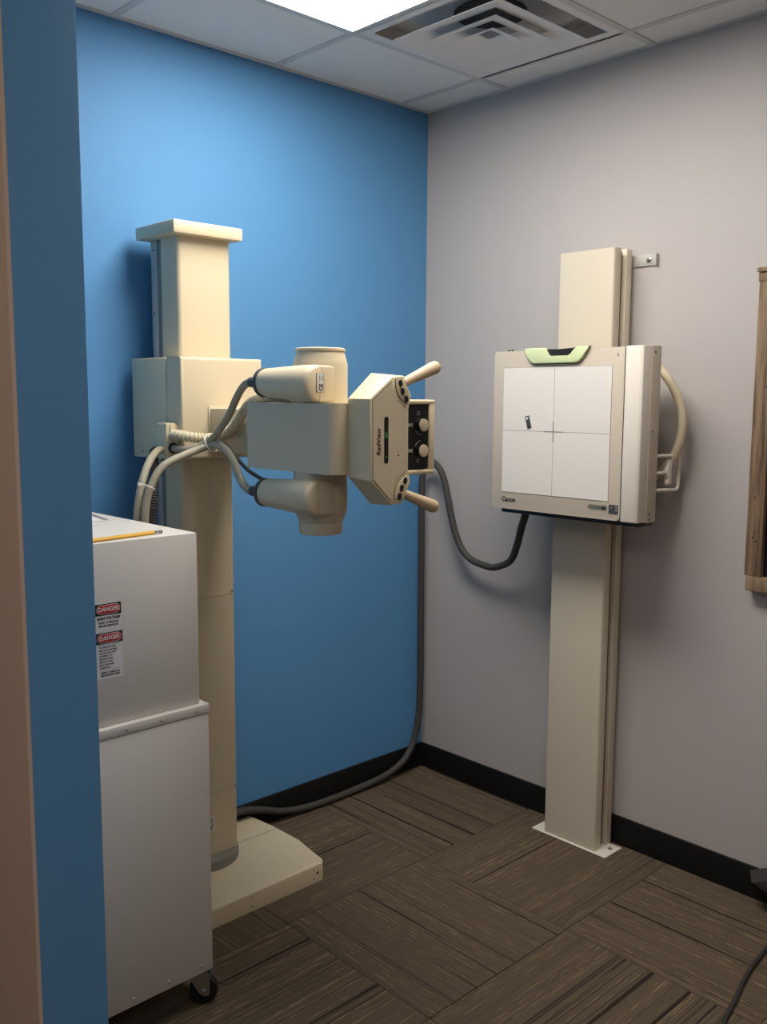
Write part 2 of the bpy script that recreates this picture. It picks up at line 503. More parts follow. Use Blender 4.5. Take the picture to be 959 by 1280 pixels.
def warn(x0, x1, z0, z1, hz, name='warning_label', label=None):
    y = CY0 + .016
    f = NB(); box(f, x0, x1, y - .0006, y + .0002, z0, z1); L = obj(name, f, MT['paper'], cab, label=label)
    f = NB(); box(f, x0, x1, y - .0010, y - .0004, hz, z1 - .001); obj('header', f, MT['ink'], L)
    # red oval with light outline
    cx, cz, hw, hh = (x0 + x1) / 2, (hz + z1 - .001) / 2, (x1 - x0) / 2 - .003, (z1 - hz) / 2 - .003
    def oval(hw, hh, yy):
        pts = []
        for k in range(24):
            a = 2 * PI * k / 24
            pts.append((cx + (hw - hh) * (1 if math.cos(a) > 0 else -1) + hh * math.cos(a), yy, cz + hh * math.sin(a)))
        return pts
    f = NB(); loft(f, oval(hw, hh, y - .0008), oval(hw, hh, y - .0013)); obj('oval_border', f, MT['paper'], L)
    f = NB(); loft(f, oval(hw - .0012, hh - .0012, y - .001), oval(hw - .0012, hh - .0012, y - .0016)); obj('oval', f, MT['red'], L)
    text('lettering', 'DANGER', .0148, (cx, y - .0018, cz), (1, 0, 0), (0, 0, 1), MT['paper'], L, bold=.0003, sx=.86)
    return L, cx, y
L1, cx, wy = warn(-1.868, -1.803, 1.0555, 1.1215, 1.0930, label='upper danger label about high voltage')
text('lettering', 'HIGH VOLTAGE', .0094, (cx, wy - .0008, 1.0855), (1, 0, 0), (0, 0, 1), MT['ink'], L1, bold=.0003, sx=.86)
text('lettering', 'REFER TO MANUAL', .0062, (cx, wy - .0008, 1.0755), (1, 0, 0), (0, 0, 1), MT['ink'], L1, bold=.0001, sx=.95)
text('lettering', 'BEFORE SERVICING', .0062, (cx, wy - .0008, 1.0680), (1, 0, 0), (0, 0, 1), MT['ink'], L1, bold=.0001, sx=.92)
L2, cx, wy = warn(-1.868, -1.801, 0.940, 1.0525, 1.0250, label='lower danger label with paragraph of small text')
f = NB(); box(f, -1.863, -1.806, wy - .0009, wy - .0004, 1.0215, 1.0220); obj('rule', f, MT['greyink'], L2)
f = NB(); box(f, -1.863, -1.806, wy - .0009, wy - .0004, .9620, .9625); obj('rule', f, MT['greyink'], L2)
for k, s in enumerate(('TO REDUCE THE', 'RISK OF ELECTRIC', 'SHOCK DO NOT', 'ATTEMPT TO', 'SERVICE UNIT', 'UNTIL IT HAS', 'BEEN OFF FOR', '5 MINUTES')):
    text('lettering', s, .0058, (-1.862, wy - .0008, 1.0168 - .0070 * k), (1, 0, 0), (0, 0, 1), MT['ink'], L2, align='LEFT', sx=.98)
text('lettering', 'REFER TO MANUAL', .0056, (cx, wy - .0008, .9556), (1, 0, 0), (0, 0, 1), MT['ink'], L2, bold=.0001)
text('lettering', 'BEFORE SERVICING', .0056, (cx, wy - .0008, .9490), (1, 0, 0), (0, 0, 1), MT['ink'], L2, bold=.0001)
def caster(x, y, ang):
    d = Vector((math.cos(ang), math.sin(ang), 0))       # rolling direction
    ax = Vector((-d.y, d.x, 0)); c = Vector((x, y, 0.038)) - d * 0.012
    f = NB(); w = c
    lathe(f, [(-.014, .030), (-.013, .036), (-.008, .038), (.008, .038), (.013, .036), (.014, .030)], w, ax, 28)
    wheel = obj('caster', f, MT['black'], cab)
    f = NB()
    for s in (-1, 1):
        o = c + ax * (s * .0175)
        A = [o + d * u + Vector((0, 0, z)) for u, z in ((-.016, -.008), (-.004, -.012), (.010, -.004), (.034, .040), (.034, .052), (-.014, .052), (-.018, .035))]
        loft(f, [p - ax * .0015 for p in A], [p + ax * .0015 for p in A])
        lathe(f, [(-.004, .006), (.004, .006)], o + ax * s * .003, ax, 12)
    lathe(f, [(0, .022), (.006, .022)], (x, y, 0.088), (0, 0, 1), 20)
    lathe(f, [(0, .026), (.008, .030), (.012, .030)], (x, y, 0.0885), (0, 0, 1), 20)
    obj('fork', f, MT['chrome'], wheel)
    return wheel
for x, y, a in ((-1.600, -.735, 2.5), (-2.08, -.72, 2.2), (-1.62, -.13, 1.9), (-2.08, -.13, 2.8)): caster(x, y, a)

# things on the cabinet
zt = 1.264
f = NB()
ang = -0.17; ux = Vector((math.cos(ang), math.sin(ang), 0)); uy = Vector((-math.sin(ang), math.cos(ang), 0)); pc = Vector((-1.640, -.405, zt + .0004))
def pq(a, bb, z): return pc + ux * a + uy * bb + Vector((0, 0, z))
loft(f, [pq(*q, 0) for q in ((-.28, 0), (0, 0), (0, .216), (-.28, .216))], [pq(*q, .0012) for q in ((-.28, 0), (0, 0), (0, .216), (-.28, .216))])
po = obj('paper_sheets', f, MT['white'], None, origin=tuple(pc)); tag(po, 'white printed paper sheets lying on top of the off-white cabinet', 'paper')
f = NB(); loft(f, [pq(*q, .001) for q in ((-.022, .006), (-.006, .006), (-.006, .19), (-.022, .19))], [pq(*q, .0016) for q in ((-.022, .006), (-.006, .006), (-.006, .19), (-.022, .19))])
obj('printed_band', f, MT['greyink'], po)
f = NB()
for k in range(4):
    loft(f, [pq(*q, .001) for q in ((-.20, .03 + k * .03), (-.05, .03 + k * .03), (-.05, .033 + k * .03), (-.20, .033 + k * .03))],
         [pq(*q, .0015) for q in ((-.20, .03 + k * .03), (-.05, .03 + k * .03), (-.05, .033 + k * .03), (-.20, .033 + k * .03))])
obj('printed_lines', f, MT['greyink'], po)
pe, ps = Vector((-1.664, -.708, zt + .0052)), Vector((-1.900, -.7425, zt + .0052)); pd = (ps - pe).normalized()
pn = thing('pencil', 'yellow hexagonal pencil lying along the front edge of the cabinet top', 'pencil', tuple(ps))
f = NB(); lathe(f, [(.026, .0052), (.214, .0052)], pe, pd, 6); obj('barrel', f, MT['yellow'], pn, angle=20)
f = NB(); lathe(f, [(.214, .0052), (.236, .0008)], pe, pd, 12); obj('tip', f, MT['grip'], pn)
f = NB(); lathe(f, [(.012, .0048), (.015, .0051), (.018, .0047), (.021, .0051), (.026, .0050)], pe, pd, 14); obj('ferrule', f, MT['chrome'], pn)
f = NB(); lathe(f, [(0, .0036), (.002, .0046), (.012, .0046)], pe, pd, 14); obj('eraser', f, MT['steel_grey'], pn)

# ------------------------------------------------------------------ x-ray tube stand
st = thing('xray_tube_stand', 'ivory floor-standing x-ray tube column with control head, in front of the blue wall', 'x-ray machine', (-1.22, -.20, 0))
f = NB()
tp = [(-1.495, -.47), (-.955, -.47), (-.936, -.45), (-.912, -.29), (-.914, -.14), (-.925, -.012), (-1.515, -.012), (-1.527, -.14), (-1.528, -.29), (-1.513, -.45)]
loft(f, [(x, y, 0.0) for x, y in tp], [(x, y, .060) for x, y in tp], bev_b=.005)
base = obj('base_plate', f, MT['ivory'], st)
f = NB(); box(f, -1.09, -.915, -.166, -.1645, .0598, .0604); obj('seam', f, MT['dark'], base)
f = NB()
for x, z in ((-1.24, .047), (-1.24, .018), (-.990, .046), (-.990, .016), (-.975, .032)):
    f = NB(); lathe(f, [(0, .0025 if x < -.98 else .005), (.0006, .0025 if x < -.98 else .005)], (x, -.4698, z), (0, -1, 0), 10)
    obj('bolt_hole', f, MT['ink'], base)
f = NB(); lathe(f, [(0, .128), (.028, .126), (.036, .120)], (-1.223, -.150, .060), (0, 0, 1), 48); obj('collar', f, MT['steel_grey'], st)
KX0, KX1, KY = -1.318, -1.131, -.24
f = NB(); box(f, KX0 + .004, KX1 - .004, KY + .004, -.145, .09, 2.082); obj('column_core', f, MT['dark'], st)
for z0, z1 in ((.097, .306), (.3075, .9635), (.965, 2.082)):
    f = NB(); box(f, KX0, KX1, KY, -.141, z0, z1, .012, 3, lambda m: m.y < -.2 and abs(m.x + 1.2245) > .09 and z0 + .01 < m.z < z1 - .01)
    obj('column_cover', f, MT['ivory_dark'] if z1 < 1 else MT['ivory'], st)  # lower covers are the same ivory, their shade put into the colour
f = NB(); box(f, KX0 + .005, KX1 - .005, -.1405, -.112, .09, 2.08); obj('guide_channel', f, MT['steel_grey'], st)
f = NB(); box(f, KX0 + .002, KX1 - .002, -.112, -.076, .09, 2.08, .002); rl = obj('guide_rail', f, MT['rail'], st)
f = NB(); box(f, KX0 + .05, KX1 - .05, -.076, -.02, .061, 2.07); obj('rear_profile', f, MT['steel_grey'], st)
f = NB(); box(f, -1.352, -1.108, -.275, -.048, 2.081, 2.119, .004); obj('top_cap', f, MT['ivory'], st)
sx = obj('screw', screw_mesh(.0045, .003), MT['chrome'], st, origin=(0, 0, 0)); sx.location = Vector((KX1 - .012, KY - .0005, .974)) - worigin(st)
inst(sx, (KX1 - .012, KY - .0005, .318), st)
s2 = obj('screw', screw_mesh(.003, .002, (-1, 0, 0)), MT['dark'], st, origin=(0, 0, 0)); s2.location = Vector((KX0 + .0015, -.094, 2.05)) - worigin(st)
inst(s2, (KX0 + .0015, -.094, 1.86), st)
f = NB(); box(f, -1.262, -1.222, KY - .0008, KY + .001, .180, .232); pl = obj('rating_label', f, MT['paper'], st)
f = NB()
for k in range(5): box(f, -1.258, -1.228, KY - .0012, KY - .0006, .222 - .007 * k, .2245 - .007 * k)
obj('printed_lines', f, MT['greyink'], pl)
text('lettering', 'CE', .012, (-1.240, KY - .0012, .1885), (1, 0, 0), (0, 0, 1), MT['ink'], pl)

# carriage
AX0, AX1, AY = -1.375, -1.082, -.335
f = NB(); box(f, AX0, AX1, AY, -.2555, 1.414, 1.717, .010, 3, lambda m: m.y < -.3 and m.z > 1.42 and m.z < 1.71 or m.z > 1.71 and m.y < -.3 or m.z < 1.42 and m.y < -.3)
car = obj('carriage', f, MT['ivory'], st)
f = NB(); box(f, AX0, AX1, -.2515, -.045, 1.412, 1.717, .004); obj('carriage_rear', f, MT['ivory'], st)
f = NB(); box(f, AX0 + .003, AX1 - .003, -.2556, -.2514, 1.416, 1.714); obj('seam', f, MT['ink'], car)
f = NB(); lathe(f, [(0, .003), (.001, .003)], (AX0 - .0005, -.105, 1.432), (-1, 0, 0), 8); obj('screw', f, MT['dark'], car)
f = NB(); box(f, -1.411, AX0 - .0005, -.308, -.252, 1.419, 1.523, .004); tb = obj('terminal_box', f, MT['cream'], st)
f = NB(); box(f, -1.4, AX0 - .0005, -.3125, -.309, 1.424, 1.519, .002); obj('cover_plate', f, MT['cream'], tb)
f = NB()
for y, z in ((-.300, 1.515), (-.262, 1.515), (-.300, 1.428), (-.262, 1.428)):
    f = NB(); lathe(f, [(0, .0025), (.001, .0025)], (-1.411, y, z), (-1, 0, 0), 8); obj('screw', f, MT['dark'], tb)
f = NB(); lathe(f, [(0, .016), (.003, .016)], (-1.392, -.3125, 1.449), (0, -1, 0), 18); obj('cable_opening', f, MT['ink'], tb)
# arm
f = NB(); box(f, -1.278, -1.135, -.66, -.3355, 1.437, 1.567, .006); obj('arm', f, MT['ivory_dark'], st)
f = NB(); box(f, -1.284, -1.129, -.339, -.335, 1.431, 1.573, .002); obj('arm_flange', f, MT['ivory_dark'], st)

# tube housing (box shaped cover)
f = NB(); box(f, -1.360, -1.190, -1.002, -.645, 1.410, 1.586, .028, 5, lambda m: abs(m.x + 1.360) < 1e-3 and abs(m.y + 1.002) < 1e-3)
th = obj('tube_housing', f, MT['ivory_dark'], st)
# sockets above and below
TX, TY = -1.290, -.872
def socket(up):
    f = NB()
    if up:
        lathe(f, [(0, .070), (.098, .070), (.104, .0685), (.128, .0620), (.1285, .0600), (.130, .0600), (.1305, .0640), (.137, .0640), (.139, .0600)], (TX, TY, 1.5865), (0, 0, 1), 48)
        hz0, hz1 = 1.634, 1.638
    else:
        lathe(f, [(0, .070), (.098, .070), (.106, .0680), (.128, .0580), (.1285, .0555), (.130, .0555), (.1305, .0570), (.155, .0570), (.162, .0545), (.164, .0450)], (TX, TY, 1.4095), (0, 0, -1), 48)
        hz0, hz1 = 1.348, 1.350
    a = Vector((-1.352, -.941, hz0)); e = Vector((-1.375, -.750, hz1)); d = e - a; ln = d.length
    hr = .0465 if up else .046
    lathe(f, [(0, hr - .010), (.003, hr - .004), (.009, hr - .0005), (.016, hr), (.06, hr - .001), (ln - .006, .0365), (ln, .0345)], a, d, 40)
    box(f, -1.352, TX, -.9412, TY, hz0 - hr + .001, hz0 + hr - .001, .006, 3)
    o = obj('upper_cable_socket' if up else 'lower_cable_socket', f, MT['ivory'] if up else MT['ivory_dark'], st, angle=38)  # lower socket takes the ivory with painted-in shade
    g = NB(); lathe(g, [(0, .0372), (.004, .0385), (.010, .0370), (.020, .0180), (.0205, .0135), (.056, .0135), (.058, .0115)], e, d, 28)
    obj('cable_gland', g, MT['gland'], o)
    return o, e, d.normalized()
su, eu, du = socket(True)
sl, el, dl = socket(False)
f = NB(); box(f, -1.362, -1.338, -.9436, -.9412, 1.612, 1.660, .001); cl = obj('marking_label', f, MT['paper'], su)
text('marking', 'CE', .016, (-1.347, -.9440, 1.6245), (0, 0, 1), (-1, 0, 0), MT['ink'], su, bold=.0005)
f = NB()
for k in range(3): box(f, -1.343 - .005 * k, -1.3415 - .005 * k, -.9442, -.9434, 1.640, 1.655)
obj('marking_bar', f, MT['greyink'], su)
f = NB()
for z in (1.6125, 1.659): box(f, -1.362, -1.338, -.9442, -.9434, z, z + .0008)
for x in (-1.362, -1.3388): box(f, x, x + .0008, -.9442, -.9434, 1.6125, 1.6595)
obj('label_border', f, MT['ink'], su)

# control panel
PY0, PY1 = -1.003, -1.100
fr = [(-1.326, 1.597), (-1.323, 1.400), (-1.252, 1.337), (-1.213, 1.341), (-1.208, 1.362), (-1.186, 1.391), (-1.200, 1.421), (-1.200, 1.573), (-1.186, 1.605), (-1.208, 1.632), (-1.212, 1.654), (-1.253, 1.650)]
bk = [(-1.310, 1.598), (-1.310, 1.405), (-1.233, 1.331), (-1.205, 1.333), (-1.200, 1.362), (-1.180, 1.391), (-1.190, 1.421), (-1.190, 1.573), (-1.180, 1.605), (-1.200, 1.632), (-1.205, 1.661), (-1.233, 1.662)]
f = NB(); loft(f, [(x, PY0, z) for x, z in bk], [(x, PY1, z) for x, z in fr], bev_b=.003)
cp = obj('control_panel', f, MT['cream'], st)
def plate(out, y0, y1, name, m, parent, bev=0):
    f = NB(); loft(f, [(x, y0, z) for x, z in out], [(x, y1, z) for x, z in out], bev_b=bev); return obj(name, f, m, parent)
def shrink(out, s, cxy=None):
    cx = sum(p[0] for p in out) / len(out); cz = sum(p[1] for p in out) / len(out)
    r = []
    for x, z in out:
        d = math.hypot(x - cx, z - cz); r.append((x + (cx - x) / d * s, z + (cz - z) / d * s))
    return r
face = [(-1.319, 1.594), (-1.317, 1.403), (-1.256, 1.348), (-1.2505, 1.372), (-1.237, 1.399), (-1.206, 1.418), (-1.2045, 1.424), (-1.2045, 1.570), (-1.206, 1.576), (-1.237, 1.595), (-1.2505, 1.622), (-1.256, 1.640)]
plate(face, PY1 + .002, PY1 - .0006, 'panel_gap', MT['dark'], cp)
plate(shrink(face, .0018), PY1 + .002, PY1 - .0014, 'face_plate', MT['ivory_dark'], cp)
pod = [(-1.2440, 1.645), (-1.2150, 1.649), (-1.2120, 1.630), (-1.192, 1.605), (-1.202, 1.584), (-1.229, 1.599), (-1.2430, 1.624)]
for sgn in (1, -1):
    po_ = [(x, 1.498 + sgn * (z - 1.498)) for x, z in pod]
    plate(po_, PY1 + .002, PY1 - .0006, 'pod_gap', MT['dark'], cp)
    plate(shrink(po_, .0016), PY1 + .002, PY1 - .003, 'button_pod', MT['cream'], cp, .001)
    for bx, bz in ((-1.2285, 1.637), (-1.2215, 1.617), (-1.2090, 1.599)):
        zc = 1.498 + sgn * (bz - 1.498)
        dr = []
        for k in range(16):
            a = 2 * PI * k / 16
            rr = .0075 * (1 + .35 * max(0, math.cos(a + PI * .5 * 1.0 - sgn * .5)) ** 3)
            dr.append((bx + rr * .82 * math.cos(a), zc + rr * 1.05 * math.sin(a)))
        plate(dr, PY1, PY1 - .0055, 'button', MT['black'], cp, .001)
ov = []
for k in range(24):
    a = 2 * PI * k / 24
    ov.append((-1.2735 + .0070 * math.cos(a), 1.498 + .050 * (1 if math.sin(a) > 0 else -1) + .0070 * math.sin(a)))
plate(ov, PY1, PY1 - .0022, 'display_window', MT['black'], cp)
text('display_digits', '40.', .0150, (-1.2735, PY1 - .0024, 1.5115), (0, 0, 1), (-1, 0, 0), MT['led'], cp)
text('display_arrow', '<', .010, (-1.2735, PY1 - .0024, 1.4570), (0, 0, 1), (-1, 0, 0), MT['led'], cp)
text('lettering', 'RadView', .0185, (-1.2980, PY1 - .0018, 1.4940), (0, 0, 1), (-1, 0, 0), MT['ink'], cp, bold=.0002, shear=.15)
f = NB(); lathe(f, [(0, .0022), (.001, .0022)], (-1.232, PY1 - .0012, 1.460), (0, -1, 0), 8); obj('sensor_dot', f, MT['ink'], cp)
text('small_mark', 'r', .006, (-1.232, PY1 - .0018, 1.4675), (0, 0, 1), (-1, 0, 0), MT['ink'], cp)
for sgn in (1, -1):
    a = Vector((-1.195, -1.045, 1.498 + sgn * .128)); e = Vector((-1.050, -1.062, 1.498 + sgn * .186)); d = e - a; ln = d.length
    f = NB(); lathe(f, [(0, .0120), (.02, .0115), (.05, .0120), (.09, .0145), (ln - .022, .0170), (ln - .010, .0165), (ln - .003, .0120), (ln, .0050)], a, d, 24)
    obj('handle', f, MT['grip'], cp)

# collimator
QX0, QX1, QY0, QY1, QZ0, QZ1 = -1.189, -.998, -1.0, -.745, 1.397, 1.596
f = NB(); box(f, QX0, QX1, QY0 + .012, QY1, QZ0, QZ1, .006, 3)
box(f, QX0, QX1, QY0 - .004, QY0 + .02, QZ1 - .013, QZ1, .005, 3); box(f, QX0, QX1, QY0 - .004, QY0 + .02, QZ0, QZ0 + .013, .005, 3)
box(f, QX1 - .021, QX1, QY0 - .003, QY0 + .02, QZ0 + .002, QZ1 - .002, .003, 2)
col = obj('collimator', f, MT['ivory'], st)
f = NB(); box(f, QX0 + .004, QX1 - .021, QY0 + .002, QY0 + .0125, QZ0 + .012, QZ1 - .012); obj('knob_plate', f, MT['black'], col)
kn = None
for z in (1.529, 1.461):
    f = NB(); lathe(f, [(0, .019), (.006, .018), (.014, .0175), (.0145, .0175)], (-1.052, QY0 + .002, z), (0, -1, 0), 28); obj('knob_skirt', f, MT['black'], col)
    f = NB(); lathe(f, [(0, .0165), (.003, .0165), (.0035, .015)], (-1.052, QY0 - .0125, z), (0, -1, 0), 28); obj('knob', f, MT['ivory_dark'], col)
for body, z in (('065', 1.529), ('005', 1.461)):
    text('scale_lettering', body, .0125, (-1.0870, QY0 + .0015, z), (1, 0, 0), (0, 0, 1), MT['lightink'], col, bold=.0003)
for sgn in (1, -1):
    f = NB()
    zc = 1.529 if sgn > 0 else 1.461
    pts = []
    for k in range(9):
        a = (PI * (1.17 + .30 * k / 8)) if sgn > 0 else (PI * (.83 - .30 * k / 8))
        pts.append((-1.045 + .0265 * math.cos(a), QY0 + .0018, zc + .0265 * math.sin(a)))
    tube(f, pts, .0009, 6, 2); obj('scale_arc', f, MT['lightink'], col)
    f = NB(); z0 = 1.555 if sgn > 0 else 1.429
    for k in range(3): box(f, -1.064, -1.052, QY0 + .0012, QY0 + .003, z0 + .004 * k, z0 + .0028 + .004 * k)
    obj('printed_symbol', f, MT['greyink'], col)
f = NB(); box(f, QX1 - .0005, QX1 + .0012, QY0 + .002, QY0 + .018, 1.475, 1.520); box(f, QX1 - .0005, QX1 + .0012, QY0 + .002, QY0 + .018, 1.405, 1.455)
obj('side_label', f, MT['steel_grey'], col)
f = NB(); box(f, QX1, QX1 + .010, -.95, -.79, 1.42, 1.575, .003); obj('beam_window', f, MT['black'], col)

# cables of the stand
f = NB(); tube(f, [(-1.392, -.312, 1.489), (-1.388, -.345, 1.488), (-1.366, -.370, 1.483), (-1.320, -.388, 1.479), (-1.300, -.430, 1.486), (-1.300, -.484, 1.509), (-1.305, -.530, 1.541), (-1.315, -.590, 1.580), (-1.330, -.660, 1.598), (-1.335, -.720, 1.602), (-1.320, -.800, 1.600)], .0112, 16, 10, ribs=.0040, pitch=.0105)
obj('corrugated_hose', f, MT['hose'], st, angle=35)
f = NB(); tube(f, [(-1.392, -.312, 1.449), (-1.390, -.350, 1.447), (-1.372, -.392, 1.451), (-1.350, -.425, 1.467), (-1.345, -.462, 1.488), (-1.345, -.503, 1.520), (-1.345, -.543, 1.558), (-1.350, -.579, 1.594), (-1.363, -.625, 1.622), (-1.377, -.670, 1.6365), (-1.3815, -.694, 1.6392)], .0105)
obj('cable', f, MT['cable'], st)
f = NB(); tube(f, [(-1.545, -.400, .03), (-1.548, -.41, .40), (-1.552, -.415, .80), (-1.555, -.42, 1.02), (-1.5545, -.42, 1.14), (-1.5515, -.42, 1.235), (-1.542, -.42, 1.314), (-1.520, -.42, 1.369), (-1.486, -.42, 1.408), (-1.434, -.42, 1.430), (-1.381, -.42, 1.447), (-1.345, -.436, 1.460), (-1.345, -.477, 1.464), (-1.345, -.521, 1.450), (-1.345, -.556, 1.420), (-1.350, -.586, 1.386), (-1.363, -.628, 1.362), (-1.377, -.670, 1.3525), (-1.3815, -.694, 1.3503)], .0110)
obj('cable', f, MT['cable'], st)
f = NB(); tube(f, [(-1.552, -.370, .03), (-1.557, -.38, .40), (-1.562, -.39, .80), (-1.565, -.395, 1.02), (-1.5645, -.395, 1.14), (-1.562, -.395, 1.235), (-1.553, -.395, 1.313), (-1.534, -.385, 1.368), (-1.495, -.355, 1.416), (-1.440, -.300, 1.440), (-1.4115, -.285, 1.445)], .0110)
obj('cable', f, MT['cable'], st)
f = NB(); tube(f, [(-1.420, -.405, 1.424), (-1.381, -.405, 1.438), (-1.335, -.415, 1.462), (-1.320, -.439, 1.472), (-1.320, -.488, 1.459), (-1.320, -.535, 1.429), (-1.320, -.589, 1.398), (-1.325, -.650, 1.380), (-1.345, -.72, 1.374), (-1.35, -.76, 1.372)], .0055)
obj('thin_cable', f, MT['conduit'], st)
f = NB(); tube(f, [(-1.470, -.30, .03), (-1.475, -.30, .6), (-1.468, -.30, 1.10), (-1.461, -.30, 1.228), (-1.455, -.30, 1.287), (-1.440, -.285, 1.357), (-1.415, -.24, 1.415), (-1.395, -.20, 1.43), (-1.376, -.18, 1.435)], .0105, 12, 10, ribs=.0022, pitch=.008)
obj('dark_corrugated_hose', f, MT['conduit'], st, angle=80)
def tie(c, axis, r, s=1.0):
    a, u, w = basis(axis); f = NB()
    pts = [Vector(c) + u * math.cos(2 * PI * k / 20) * r * s + w * math.sin(2 * PI * k / 20) * r for k in range(21)]
    tube(f, pts, .0016, 6, 2)
    return f
f = tie((-1.343, -.440, 1.4665), (.35, -.85, .45), .026); obj('cable_tie', f, MT['white'], st)
f = tie((-1.535, -.408, 1.350), (.45, 0, .9), .021, 1.35); box(f, -1.569, -1.560, -.425, -.417, 1.357, 1.364); obj('cable_tie', f, MT['white'], st)

# ------------------------------------------------------------------ detector wall stand
ws = thing('detector_stand', 'ivory wall stand column carrying the flat white x-ray detector, on the grey wall', 'x-ray detector stand', (-.08, -.872, 0))
f = NB(); box(f, -.138, -.030, -1.034, -.714, 0.0, .005, .002, 1)
fp = obj('floor_plate', f, MT['cover'], ws)
bb = None
for y in (-.733, -1.011):
    f = NB(); lathe(f, [(0, .008), (.002, .008), (.0025, .006)], (-.072, y, .005), (0, 0, 1), 14)
    lathe(f, [(0, .0045), (.006, .0045)], (-.072, y, .005), (0, 0, 1), 6); obj('floor_bolt', f, MT['chrome'], fp)
EY0, EY1 = -.984, -.764
f = NB(); box(f, -.130, -.100, EY0, EY1, .0055, 2.096, .007, 3, lambda m: m.x < -.12 and .01 < m.z < 2.09); obj('column_cover', f, MT['stand'], ws)
f = NB(); box(f, -.100, -.086, EY0 + .003, EY1 - .003, .0055, 2.096); obj('side_profile', f, MT['stand'], ws)
f = NB(); box(f, -.086, -.058, EY0 + .018, EY1 - .018, .0055, 2.090); obj('guide_groove', f, MT['dark'], ws)
f = NB(); box(f, -.058, -.024, EY0, EY1, .0055, 2.098, .002); obj('rear_rail', f, MT['stand'], ws)
f = NB(); box(f, -.024, -.002, -.90, -.85, 2.02, 2.08); box(f, -.006, -.0005, -1.070, -.70, 2.042, 2.079, .001)
box(f, -.018, -.006, -1.070, -1.066, 2.042, 2.079)
wb = obj('wall_bracket', f, MT['rail'], ws)
f = NB(); lathe(f, [(0, .009), (.003, .009), (.0035, .0065), (.006, .0065), (.010, .003)], (-.006, -1.037, 2.061), (-1, 0, 0), 14); obj('bolt', f, MT['chrome'], wb)
# detector
DX = -.287
DY0, DY1, DZ0, DZ1 = -1.137, -.614, 1.217, 1.762
f = NB()
oc = []
def rr(y0, y1, z0, z1, r, n=5):
    p = []
    for (cy, cz, a0) in ((y1 - r, z1 - r, 0), (y0 + r, z1 - r, PI / 2), (y0 + r, z0 + r, PI), (y1 - r, z0 + r, 3 * PI / 2)):
        for k in range(n + 1):
            a = a0 + PI / 2 * k / n
            p.append((cy + r * math.cos(a), cz + r * math.sin(a)))
    return p
o1 = rr(DY0, DY1, DZ0, DZ1, .012)
loft(f, [(-.215, y, z) for y, z in o1], [(DX, y, z) for y, z in o1], bev_b=.005)
det = obj('detector_housing', f, MT['bucky'], ws)
f = NB(); box(f, -.2895, -.2150, DY0 - .004, DY0 - .0005, DZ0, DZ1 - .002); obj('seam', f, MT['dark'], det)
f = NB(); box(f, -.2155, -.140, -1.115, -.632, 1.225, 1.752, .006); obj('detector_back', f, MT['steel_grey'], ws)
f = NB(); box(f, -.1405, -.131, -.96, -.79, 1.30, 1.70); obj('slide_mount', f, MT['steel_grey'], ws)
# white imaging area in four quarters
WY0, WY1, WZ0, WZ1, CY_, CZ_ = -1.092, -.658, 1.277, 1.705, -.873, 1.491
f = NB(); box(f, DX - .0008, DX + .002, WY0 - .0012, WY1 + .0012, WZ0 - .0012, WZ1 + .0012); obj('frame_line', f, MT['steel_grey'], det)
for y0, y1 in ((WY0, CY_ - .0008), (CY_ + .0008, WY1)):
    for z0, z1 in ((WZ0, CZ_ - .0008), (CZ_ + .0008, WZ1)):
        f = NB(); box(f, DX - .0016, DX + .001, y0, y1, z0, z1); obj('imaging_panel', f, MT['white'], det)
f = NB(); box(f, DX - .0019, DX + .001, CY_ - .0018, CY_ + .0018, CZ_ - .034, CZ_ + .034); box(f, DX - .0019, DX + .001, CY_ - .038, CY_ + .038, CZ_ - .0018, CZ_ + .0018)
obj('center_cross', f, MT['greyink'], det)
text('lettering', 'Canon', .024, (DX - .0006, -.689, 1.2500), (0, -1, 0), (0, 0, 1), MT['ink'], det, bold=.0006, sx=.95)
f = NB(); q = rr(-1.091, -1.016, 1.2455, 1.2630, .0085); loft(f, [(DX + .001, y, z) for y, z in q], [(DX - .0008, y, z) for y, z in q]); obj('badge', f, MT['steel_grey'], det)
text('badge_lettering', 'CXDI', .0130, (DX - .0012, -1.045, 1.2540), (0, -1, 0), (0, 0, 1), MT['ink'], det, sx=1.3)
f = NB(); box(f, DX - .0012, DX - .0004, -1.085, -1.068, 1.2490, 1.2590); obj('badge_mark', f, MT['ink'], det)
f = NB(); box(f, DX - .0008, DX + .001, -1.131, -1.096, 1.2375, 1.2670); obj('pictogram', f, MT['gland'], det)
f = NB(); loft(f, [(DX - .0005, -1.100, 1.2540), (DX - .0005, -1.110, 1.2630), (DX - .0005, -1.112, 1.2610), (DX - .0005, -1.102, 1.2520)], [(DX - .0012, -1.100, 1.2540), (DX - .0012, -1.110, 1.2630), (DX - .0012, -1.112, 1.2610), (DX - .0012, -1.102, 1.2520)])
box(f, DX - .0012, DX - .0004, -1.1300, -1.1195, 1.2570, 1.2640); box(f, DX - .0012, DX - .0004, -1.1300, -1.1195, 1.2480, 1.2550)
obj('pictogram_mark', f, MT['greyink'], det)
f = NB(); box(f, DX - .0006, DX + .001, -1.1145, -1.1085, 1.7330, 1.7380); loft(f, [(DX, -1.1145, 1.739), (DX, -1.1085, 1.739), (DX, -1.1115, 1.745)], [(DX - .0006, -1.1145, 1.739), (DX - .0006, -1.1085, 1.739), (DX - .0006, -1.1115, 1.745)]); obj('small_symbol', f, MT['greyink'], det)
